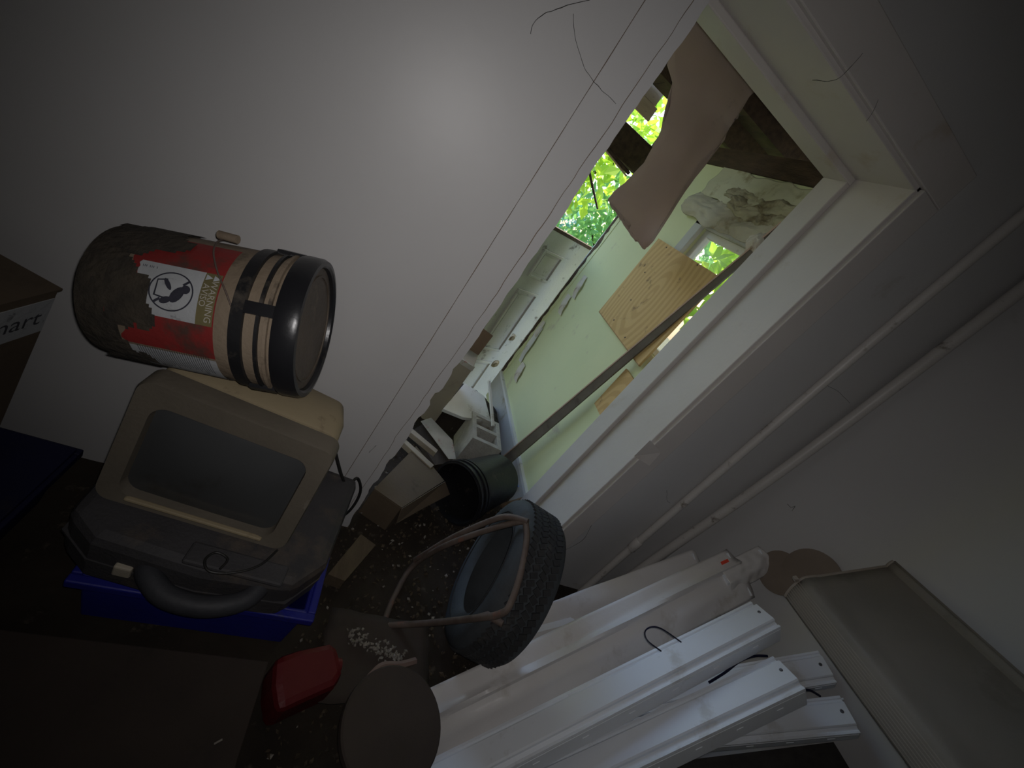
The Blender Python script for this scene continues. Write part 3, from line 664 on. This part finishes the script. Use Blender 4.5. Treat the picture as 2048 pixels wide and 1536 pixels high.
for i in range(30):
    z0_ = .10+i*.0042; u0_, u1_ = .118, .178+jit(.012); K = 5
    for k in range(K):
        ua,ub = u0_+(u1_-u0_)*k/K, u0_+(u1_-u0_)*(k+1)/K; o = len(b.v)
        b.v += [onlab(ua,z0_,.0018),onlab(ub,z0_,.0018),onlab(ub,z0_+.0011,.0018),onlab(ua,z0_+.0011,.0018)]; b.f.append((o,o+1,o+2,o+3))
subpart(ig, 'fine_print', b, 'label_ink', local_root=bu)
# dirt smear over label and body
def smear(a0,a1,z0,z1,seed):
    b = B(); nu,nv = 26,22
    def keep(u,v): 
        d = math.hypot((u-.5)*2,(v-.5)*2); return d+.55*noise.noise(Vector((u*4,v*4,seed)))<.86
    def P_(i,j):
        z = z0+(z1-z0)*j/nv; a = math.radians(a0+(a1-a0)*i/nu)*sgl; r = rad(z)+.0032; return Vector((r*math.cos(a),r*math.sin(a),z))
    for j in range(nv):
        for i in range(nu):
            if keep((i+.5)/nu,(j+.5)/nv):
                o = len(b.v); b.v += [P_(i,j),P_(i+1,j),P_(i+1,j+1),P_(i,j+1)]; b.f.append((o,o+1,o+2,o+3))
    return b
part(bu, 'grime_patch', smear(-34,26,.035,.145,2.), 'grime', world=False)
part(bu, 'grime_patch', smear(20,95,.02,.16,5.), 'grime', world=False)
part(bu, 'grime_patch', smear(-95,-40,.02,.12,8.), 'grime', world=False)
# wire bail and grip
ba = smooth_path([Vector((rad(.27)*math.cos(t)+.004*math.cos(t), sgl*(rad(.27)+.004)*math.sin(t), .268-.085*math.sin(math.radians(90)*min(1,max(0,(t-.05)/1.2)))*1.0)) for t in (0.0,.25,.5,.8,1.1,1.35)],6)
bl_ = part(bu, 'wire_bail', B().tube(ba,.0016,6), 'rusty_tube', world=False, smooth=True)
g = ba[-1]; subpart(bl_, 'grip', B().tube([g+Vector((.012,sgl*.004,.026)),g+Vector((.004,sgl*.006,-.012))],.009,10), 'bucket_body', local_root=bu, smooth=True)

# second blue tote, flash falloff darkened into its colour, and the carton marked "mart" at the far left
t2 = thing('storage_tote', 'blue storage tote coloured dark for flash falloff beside the left wall end, carton on top', 'tote', (-.78,-.29,0))
tote(t2,-1.12,-.45,-.62,-.15,.19,.03,'tote_blue_dim','tote_blue_dim')
part(t2, 'lid', B().box((-1.13,-.63,.192),(-.44,-.14,.205)), 'tote_blue_dim', bevel=.004)
c0 = at(118,581,y=-.13)
Mm = frame(c0, x=(-.11,-.97,.10), z=(.12,.1,.97)); 
# local x: along the printed face towards the camera, z up
hb_ = c0.z-.21
mb = thing('printed_carton', 'dark cardboard carton printed mart standing on the darkened blue tote', 'box', M=Mm)
dirx = Mm.to_3x3().inverted() @ Vector((-1,0,0)); sy = 1 if dirx.y > 0 else -1
ya, yb = sorted((0, sy*.32))
part(mb, 'carton', B().box((0,ya,-hb_),(.40,yb,0)), 'cardboard', world=False, bevel=.003)
part(mb, 'top_sheet', B().box((-.004,ya-.003,0),(.404,yb+.003,.006)), 'cardboard', world=False)
part(mb, 'white_band', B().box((.004,min(-sy*.0015,0),-.115),(.40,max(-sy*.0015,0),-.02)), 'label_white', world=False)
cu = bpy.data.curves.new('t','FONT'); cu.body = 'mart'; cu.size = .060; cu.resolution_u = 3
ob = bpy.data.objects.new('t',cu); COL.objects.link(ob); me = bpy.data.meshes.new_from_object(ob.evaluated_get(bpy.context.evaluated_depsgraph_get()))
wd_ = max(v.co.x for v in me.vertices); b = B(); b.v = [Vector((.022+(wd_-v.co.x), -sy*.003, -.085+v.co.y)) for v in me.vertices]; b.f = [tuple(p.vertices) for p in me.polygons]
bpy.data.objects.remove(ob); bpy.data.curves.remove(cu); bpy.data.meshes.remove(me)
part(mb, 'lettering', b, 'mart_print', world=False)

# ================================================================== FLOOR CLUTTER
# tyre
tcn = at(1008,1152,z=.283); tn = Vector((-.93,.30,.16)).normalized()
My = frame(tcn, x=(0,0,1), z=tn)
ty = thing('car_tyre', 'old car tyre standing on the dirt floor against the wall pipes', 'tyre', M=My)
prof = [(.185,-.07),(.192,-.082),(.225,-.098),(.265,-.1),(.295,-.088),(.308,-.07),(.311,0),(.308,.07),(.295,.088),(.265,.1),(.225,.098),(.192,.082),(.185,.07),(.20,.068),(.24,.085),(.28,.08),(.297,.06),(.299,0),(.297,-.06),(.28,-.08),(.24,-.085),(.20,-.068)]
TS_ = .91
prof = [(a*TS_,c*1.0) for a,c in prof]
part(ty, 'casing', B().lathe(prof,64,closed=True), 'tyre_wall', world=False, smooth=True)
b = B()
for k in range(72):
    a = 2*PI*k/72
    for sgn_,zc in ((1,-.048),(-1,-.016),(1,.016),(-1,.048)):
        M = Matrix.Rotation(a+(.02 if sgn_>0 else .06),4,'Z') @ Matrix.Translation((.311*.91,0,zc)) @ Matrix.Rotation(.5*sgn_,4,'X')
        b.box((-.006,-.0095,-.013),(.005,.0095,.013),M)
tr_ = part(ty, 'tread_blocks', b, 'tyre_rubber', world=False); tr_['kind'] = 'stuff'
for zz in (.099,-.099):
    part(ty, 'bead_rib', B().lathe([(.211,zz-.003),(.215,zz-.003),(.215,zz+.003),(.211,zz+.003)],64,closed=True), 'tyre_rubber', world=False)
# bent tube frame leaning on the tyre
A = at(765,1252,z=.012); A2 = at(790,1190,z=.012); Bq = at(828,1130,z=.05); C1 = at(905,1085,d=1.50); D1 = at(1030,1045,d=1.42); D2 = at(1053,1058,d=1.39); E1 = at(1045,1130,d=1.31); E2 = at(1022,1205,d=1.24); E3 = at(1000,1228,d=1.23); G1 = at(955,1236,d=1.27); G2 = at(860,1246,d=1.41)
tf = thing('tube_frame', 'rusty bent metal tube frame leaning on the tyre', 'metal frame', A)
part(tf, 'tube_loop', B().tube(smooth_path([A,A2,Bq,C1,D1,D2,E1,E2,E3,G1,G2,A],6),.011,10), 'rusty_tube', smooth=True)
part(tf, 'tube_leg', B().tube(smooth_path([at(830,1120,d=1.62),at(905,1075,d=1.53),at(985,1040,d=1.46),at(1020,1034,d=1.43),at(1056,1044,d=1.40)],6),.011,10), 'rusty_tube', smooth=True)
part(tf, 'tube_stub', B().tube([G1,at(975,1230,d=1.26),at(1006,1248,d=1.24)],.011,10), 'rusty_tube', smooth=True)
# scrap blocks, red container, discs
slab_px('wood_block', 'small block of scrap wood lying beside the blue tote', 'wood block', [(656,1148),(722,1068),(752,1090),(690,1162)], .05, .055, 'scrap_wood')
rd = thing('red_container', 'dusty red plastic container lying by the blue tote', 'container', at(620,1345,z=0))
rp = [at(x,y,z=.12) for x,y in ((552,1312),(600,1296),(662,1283),(678,1292),(684,1318),(690,1345),(672,1372),(600,1404),(556,1425),(548,1370))]
part(rd, 'body', B().prism([(p.x,p.y) for p in rp],-.01,.12), 'red_plastic', bevel=.02)
cp = at(683,1318,z=.12); part(rd, 'cap', B().lathe([(.0001,-.0),(.018,0),(.018,.02),(.0001,.02)],16,frame(Vector((cp.x-.006,cp.y,.075)),x=(0,0,1),z=(1,.2,0))), 'red_plastic', smooth=True)
dc = at(785,1452,z=.16); 
ds = thing('round_stool_seat', 'dusty round brown wooden seat beside the light fixtures', 'seat', (dc.x,dc.y,0))
dr_ = .142
part(ds, 'seat', B().lathe([(.0001,.145),(dr_-.006,.145),(dr_,.15),(dr_,.168),(dr_-.005,.172),(.0001,.172)],48,Matrix.Translation((dc.x,dc.y,0))), 'disc_wood', smooth=True)
for k in range(3):
    a = k*2*PI/3+.4; part(ds, 'leg', B().tube([(dc.x+.07*math.cos(a),dc.y+.07*math.sin(a),.148),(dc.x+.10*math.cos(a),dc.y+.10*math.sin(a),-.01)],.014,8), 'dark_plank')
single('bent_strap', B().tube(smooth_path([at(712,1392,z=.07),at(742,1352,z=.09),at(765,1332,z=.1),at(800,1330,z=.1),at(830,1322,z=.09)],5),[.006,.008,.01,.012,.012,.012]+[.011]*15,6), 'pinkish_scrap', 'bent pinkish strip lying beside the round seat', 'strip', smooth=True)
# pale crumbs and grit
def crumbs(name, label, m, n, spot, smin, smax):
    b = B()
    for i in range(n):
        x,y,z = spot(); s = random.uniform(smin,smax)
        M = Matrix.Translation((x,y,z+s*.3)) @ Euler((jit(3),jit(3),jit(3))).to_matrix().to_4x4() @ Matrix.Diagonal((s*random.uniform(.6,1.6),s,s*random.uniform(.3,.8),1))
        b.add([(1,0,0),(-1,0,0),(0,1,0),(0,-1,0),(0,0,1),(0,0,-1)],[(0,2,4),(2,1,4),(1,3,4),(3,0,4),(2,0,5),(1,2,5),(3,1,5),(0,3,5)],M)
    return single(name, b, m, label, 'debris', kind='stuff')
crumbs('floor_grit','brown crumbs and grit scattered over the dirt floor','debris',2600,lambda:(random.uniform(.28,1.4),random.uniform(-1.0,.8),-.008),.003,.010)
crumbs('pale_chips','pale chips of plaster scattered over the dirt floor','pale_debris',260,lambda:(random.uniform(.3,1.2),random.uniform(-.8,.7),-.004),.003,.009)
def clus():
    p = at(random.gauss(740,26),0,z=0) if False else None
    t = random.random(); q = at(700+110*t+random.gauss(0,6),1268+50*t+random.gauss(0,9),z=.05); return (q.x,q.y,.05-.01*random.random())
crumbs('plaster_crumbs','cluster of whitish plaster crumbs between the red container and the tube frame','pale_debris',150,clus,.003,.008)
single('scrap_mat', B().grid(lambda u,v: (.37+.36*u+.02*noise.noise(Vector((u*5,v*5,3))),-.60+.26*v,.03+.02*noise.noise(Vector((u*4,v*4,9)))),12,10), 'cardboard_dark', 'dark crumpled scrap of sheet under the plaster crumbs', 'scrap', solid=.006, smooth=True)
single('cardboard_sheet', B().box((-.55,-1.0,.0),(.232,-.515,.028)), 'cardboard_dark', 'flat dark brown cardboard sheet on the floor in front of the blue tote', 'cardboard', bevel=.003)
single('paper_scrap', B().grid(lambda u,v: tuple(at(428+16*u,1486-8*u+4*v,z=.031)+Vector((0,0,.004*u))),4,2), 'pale_debris', 'tiny white paper scrap on the flat cardboard sheet', 'scrap', solid=.001)

# ================================================================== FLUORESCENT FIXTURES leaning against the right wall
def channel(name, label, top, bot, w=.5, nrm=None, roll=0., scale=1., group='bare fluorescent light housings'):
    """stepped white batten: local x runs up its length, y across the face, z out of the face"""
    ax = (top-bot).normalized(); L_ = (top-bot).length
    n0 = (CAM-(top+bot)/2); M = frame(bot, ax, z=n0) @ Matrix.Rotation(roll,4,'X')
    t = thing(name, label, 'light fixture', M=M, group=group)
    s = scale
    prof = [(.034,0),(.038,-.004),(.038,-.012),(.050,-.016),(.052,-.010),(.060,-.010),(.061,-.016),(.058,-.075),(-.058,-.075),(-.061,-.016),(-.060,-.010),(-.052,-.010),(-.050,-.016),(-.038,-.012),(-.038,-.004),(-.034,0)]
    T = Matrix(((0,0,1,0),(s,0,0,0),(0,s,0,0),(0,0,0,1)))
    part(t, 'housing', B().prism(prof,0,L_,T), 'white_enamel', world=False)
    side = [(.0622,-.020),(.0595,-.073),(.0585,-.073),(.0605,-.020)]
    for sg in (1,-1):
        part(t, 'side_web', B().prism([(a*sg,c) for a,c in side],.004,L_-.004,T), 'white_enamel', world=False)
    for sx in (.02,L_-.02):
        part(t, 'screw', B().lathe([(.0001,.003),(.004,.003),(.0055,.001),(.0055,-.002)],12,Matrix.Translation((sx,.006*s,0))), 'screw_steel', world=False)
    part(t, 'end_bracket', B().box((L_-.004,-.03*s,-.07*s),(L_+.003,.062*s,-.02*s)), 'white_enamel', world=False, bevel=.002)
    part(t, 'end_bracket', B().box((L_-.02,.062*s,-.085*s),(L_+.018,.068*s,-.06*s)), 'white_enamel', world=False)
    for k in range(7):
        x = L_*(.12+.13*k)
        for sg in (1,-1):
            y0_, y1_ = sorted((sg*.0605*s, sg*.0632*s))
            part(t, 'knockout', B().box((x,y0_,-.045*s),(x+.022,y1_,-.038*s)), 'white_enamel', world=False)
    return t, M, L_
T1 = at(1530,1222,x=1.64); B1 = at(842,1570,z=.05)
f1, M1, L1 = channel('light_housing', 'bare white light housing leaning furthest from the dark board, next to the wrapped panel', T1, B1, roll=-.6)
T2 = at(1576,1338,x=1.60); B2 = at(930,1640,z=.04)
f2, M2, L2 = channel('light_housing', 'bare white light housing leaning between two others, screw at its top corner', T2, B2, roll=-.6)
T3 = at(1700,1425,x=1.80); B3 = at(1330,1462,x=1.46)
f3, M3, L3 = channel('light_housing', 'bare white light housing lowest in the pile beside the dark board', T3, B3-(T3-B3).normalized()*.35, roll=-.3, scale=.8)
T4 = at(1655,1330,x=1.84); B4 = at(1400,1372,x=1.58)
f4, M4, L4 = channel('light_housing', 'bare white light housing half hidden under the prismatic cover', T4, B4-(T4-B4).normalized()*.25, roll=-.3, scale=.8)
# wide plastic-wrapped reflector panels behind
def panel(name, label, top, bot, width, m, roll=0., ridge=True, group=None, side=1):
    ax = (top-bot).normalized(); L_ = (top-bot).length
    M = frame(bot, ax, z=(CAM-(top+bot)/2)) @ Matrix.Rotation(roll,4,'X')
    t = thing(name, label, 'light fixture', M=M, group=group)
    T = Matrix(((0,0,1,0),(1,0,0,0),(0,1,0,0),(0,0,0,1))); h = width/2
    part(t, 'pan', B().prism([(-h,-.03),(-h,-.02),(-h*.35,0),(h*.35,0),(h,-.02),(h,-.03)],0,L_,T), 'white_enamel', world=False)
    def film(u,v):
        y = (v*2-1)*(h+.012); base = .004-(max(0,abs(y)-h*.35)/(h*.65))*.02
        return (u*(L_+.02), y, base+.008+.008*noise.noise(Vector((u*6,v*4,L_)))+(.022*math.exp(-((v-.66+.05*math.sin(u*5))/.05)**2) if ridge else 0))
    part(t, 'plastic_wrap', B().grid(film,40,20), m, world=False, smooth=True, solid=.001)
    part(t, 'end_cap', B().box((L_-.002,-h,-.05),(L_+.004,h,.004)), 'white_enamel', world=False, bevel=.002)
    return t, M, L_
TP = at(1478,1148,x=1.76); BP = at(850,1462,z=.03)
p1_, MP1, LP1 = panel('wrapped_light_panel', 'wide dusty light panel wrapped in clear plastic with a red mark', TP, BP, .17, 'plastic_film', roll=.15)
rm = B().grid(lambda u,v: (LP1-.075+.035*v, .058+.012*u, .034+.004*v),2,3); part(p1_, 'red_mark', rm, 'film_red', world=False, solid=.001)
TQ = at(1400,1150,x=1.80); BQ = at(1025,1295,z=.02)
p2_, MP2, LP2 = panel('wrapped_light_panel', 'plain light panel wrapped in clear plastic behind the tyre', TQ, BQ, .19, 'plastic_film', roll=.35, ridge=False)
TS = at(1530,1120,x=1.862); BS = TS + (BP-TP).normalized()*.22
panel('light_end_panel', 'narrow light panel end sticking up above the wrapped panel', TS, BS, .085, 'plastic_film', roll=.2, ridge=False)
for k,(a_,c_,lab) in enumerate((((1152,1238),(985,1282),'upper thin white metal slat by the tyre'),((1055,1284),(955,1320),'lower thin white metal slat by the tyre'))):
    pa = at(*a_,x=1.32-.1*k); pc = at(*c_,z=.06); M = frame(pc,(pa-pc),z=(CAM-pa)); Lz = (pa-pc).length
    b = B().box((0,-.011,-.003),(Lz,.011,.003),M); single('metal_slat', b, 'white_enamel', lab, 'slat')
# wires
single('loose_wire', B().tube(smooth_path([at(1322,1302,d=1.24),at(1296,1282,d=1.22),at(1290,1264,d=1.2),at(1302,1254,d=1.19),at(1324,1258,d=1.2),at(1362,1284,d=1.23)],6),.0022,6), 'wire_blue', 'dark wire loop poking out above the uppermost bare housing', 'wire', smooth=True)
single('loose_wire', B().tube(smooth_path([at(1418,1365,d=1.33),at(1450,1345,d=1.35),at(1480,1322,d=1.36),at(1510,1312,d=1.37),at(1535,1312,d=1.37)],6),.004,6), 'wire_blue', 'dark wire bundle between the two long bare housings', 'wire', smooth=True)
single('loose_wire', B().tube(smooth_path([at(1585,1398,d=1.36),at(1600,1384,d=1.35),at(1618,1380,d=1.35),at(1640,1392,d=1.36)],6),.004,6), 'wire_blue', 'dark wire arch above the lowest bare housing', 'wire', smooth=True)
# dark board leaning under the pile
pA = at(1250,1500,x=1.55); 
bd = [Vector((1.30,-1.45,.0)),Vector((1.30,-.74,.0)),Vector((1.872,-.82,.66)),Vector((1.872,-1.45,.66))]
b = B(); nrm = (bd[1]-bd[0]).cross(bd[3]-bd[0]).normalized()*.012; b.add([*bd,*[p-nrm for p in bd]],[(0,1,2,3),(7,6,5,4),(0,4,5,1),(1,5,6,2),(2,6,7,3),(3,7,4,0)])
single('dark_board', b, 'dark_board', 'dark wood-grained board leaning against the right wall under the fixtures', 'board')
# prismatic wraparound cover lying along the wall on top of the fixtures
Lf = Vector((ray(1030,449))).normalized()
Ea = at(1610,1158,x=1.665); Eb = at(1770,1118,x=1.868)
ln = 1.2
wv = (Eb-Ea); wl = wv.length
Mlens = frame(Ea, -Lf, y=wv)
ny = Mlens.to_3x3() @ Vector((0,0,1)); zs_ = 1 if ny.dot(CAM-Ea) > 0 else -1
lc = thing('prismatic_light_cover', 'dusty translucent wraparound light cover propped along the right wall', 'light cover', M=Mlens)
def cov(u,v):
    # v across: curled side, flat face, raised lip
    if v < .35:
        t = v/.35; a = t*PI*.62; y = -.062*math.cos(a*.5)*(1-t)**.6; z = -.072*(1-t)**1.4*1.0
    elif v < .9: y = (v-.35)/.55*(wl-.02); z = 0
    else: y = wl-.02+(v-.9)/.1*.02; z = .018*math.sin((v-.9)/.1*PI/2)
    if v < .45: z += .004*math.sin(max(0,min(1,(v-.30)/.15))*PI)
    return (u*ln, y, zs_*z)
part(lc, 'cover', B().grid(cov,30,40), 'lens_acrylic', world=False, smooth=True, solid=.004)
part(lc, 'end_rib', B().tube([Vector(cov(0,v/30))+Vector((-.002,0,0)) for v in range(31)],.005,6), 'lens_rib', world=False, smooth=True)
for k in range(9):
    v = .02+.03*k; part(lc, 'curl_rib', B().tube([Vector(cov(u,v))+Vector((0,0,zs_*.002)) for u in (0,.25,.5,.75,1)],.0016,5), 'lens_rib', world=False)
part(lc, 'edge_lip', B().box((0,wl-.002,min(0,zs_*.022)),(ln,wl+.004,max(0,zs_*.022))), 'lens_acrylic', world=False)
part(lc, 'tab', B().box((-.012,-.035,zs_*.0-.004),(.004,-.022,.008)), 'lens_rib', world=False)
# two brown round boards behind it
for k,(px,py,lab) in enumerate(((1560,1145,'brown round board behind the cover, overlapping its twin'),(1622,1155,'brown round board behind the cover, nearest the cover edge'))):
    c_ = at(px,py,x=1.872-.012*k); M = frame(c_, x=(0,1,.0), z=(-1,0,.05))
    single('round_board', B().lathe([(.0001,-.003),(.085+.02*k,-.003),(.085+.02*k,.003),(.0001,.003)],40,M), 'disc_brown', lab, 'board')

# ================================================================== COBWEBS on the walls
def web(label, pxs, plane, r=.0009):
    pts = smooth_path([at(x,y,**plane) for x,y in pxs],5)
    pts = [p+Vector((.001*noise.noise(p*60),0,.002*noise.noise(p*60+Vector((9,9,9))))) for p in pts]
    n = len(pts); rs = [r*(.6+.8*abs(noise.noise(p*40))) for p in pts]
    rs = [q*.55 for q in rs]; single('cobweb', B().tube(pts,rs,5), 'cobweb', label, 'cobweb')
web('dusty cobweb strand hanging high on the left wall', [(1062,68),(1066,48),(1085,30),(1110,20),(1142,8),(1180,0)], dict(y=-.004), .0014)
web('dusty cobweb strand crossing the casing line on the left wall', [(1147,28),(1150,75),(1160,110),(1172,140),(1187,162),(1204,180),(1232,208)], dict(y=-.007), .0011)
web('dark hair-like strand on the head casing', [(1625,160),(1650,162),(1675,158),(1700,135),(1726,106)], dict(y=-.026), .0012)
web('short dark strand on the head casing edge', [(1733,242),(1745,225),(1756,200)], dict(y=-.025), .0010)
web('thin strand bridging the two wall pipes', [(1655,772),(1675,782),(1700,806)], dict(y=-.04), .0009)
web('dark strand on the wall between casing and pipe', [(1334,980),(1334,1000),(1340,1006)], dict(y=-.004), .0012)
web('small clump of cobweb on the right wall above the fixtures', [(1575,1008),(1582,1015),(1590,1012),(1584,1022)], dict(x=XC-.003), .0016)
web('long thin crack-like cobweb low beside the tyre', [(1312,928),(1270,970),(1225,1010),(1192,1036),(1170,1075),(1150,1090),(1130,1100)], dict(y=-.006), .0016)
web('curled dark strand at the bottom of the left wall casing', [(738,905),(746,897),(752,891)], dict(y=-.007), .0012)

# ================================================================== OUTDOORS
struct('ground', B().box((-8,1.33,-.95),(14,16,-.75)), 'soil')
def leafcloud(n, c, r, s, squash=1.):
    b = B()
    for i in range(n):
        d = Vector((random.gauss(0,1),random.gauss(0,1),random.gauss(0,1))).normalized()*(random.random()**.4)
        p = Vector(c)+Vector((d.x*r[0],d.y*r[1],d.z*r[2])); k = s*random.uniform(.6,1.4)
        M = Matrix.Translation(p) @ Euler((jit(1.2),jit(1.2),jit(3.1))).to_matrix().to_4x4()
        b.add([(-k,0,0),(0,-k*.55,k*.12),(k,0,0),(0,k*.55,k*.12)],[(0,1,2,3)],M)
    return b
def tree(name, label, x, y, hc, r, n, s, m, group):
    t = thing(name, label, 'tree', (x,y,-.75), group=group)
    part(t, 'trunk', B().tube([(x,y,-.8),(x+.05,y,hc*.5),(x+.1,y+.1,hc)],[.09,.07,.04],8), 'bark', smooth=True)
    for k in range(4):
        a = k*1.7; part(t, 'branch', B().tube([(x+.05,y,hc*.45),(x+r[0]*.6*math.cos(a),y+r[1]*.6*math.sin(a),hc+r[2]*.4*jit(1))],[.035,.012],6), 'bark')
    f = part(t, 'foliage', leafcloud(n,(x,y,hc),r,s), m); f['kind'] = 'stuff'
tree('leafy_tree','bright yellow-green tree close outside the far opening',1.0,3.6,2.2,(1.25,.8,1.0),1500,.075,'leaf_bright',None)
tree('leafy_tree','mid green tree standing further behind the far opening',3.4,5.2,1.5,(1.5,1.2,1.5),3500,.07,'leaf_mid',None)
tree('leafy_tree','bluish green tree furthest behind the far opening',2.4,7.6,.4,(2.6,1.2,1.6),6000,.065,'leaf_teal',None)
tree('leafy_tree','bright green tree outside the porch window',2.7,1.5,2.0,(.9,.8,.9),1500,.075,'leaf_bright',None)
tree('leafy_tree','green tree further out beyond the porch window',5.4,2.6,1.6,(1.5,1.5,1.8),3500,.09,'leaf_mid',None)
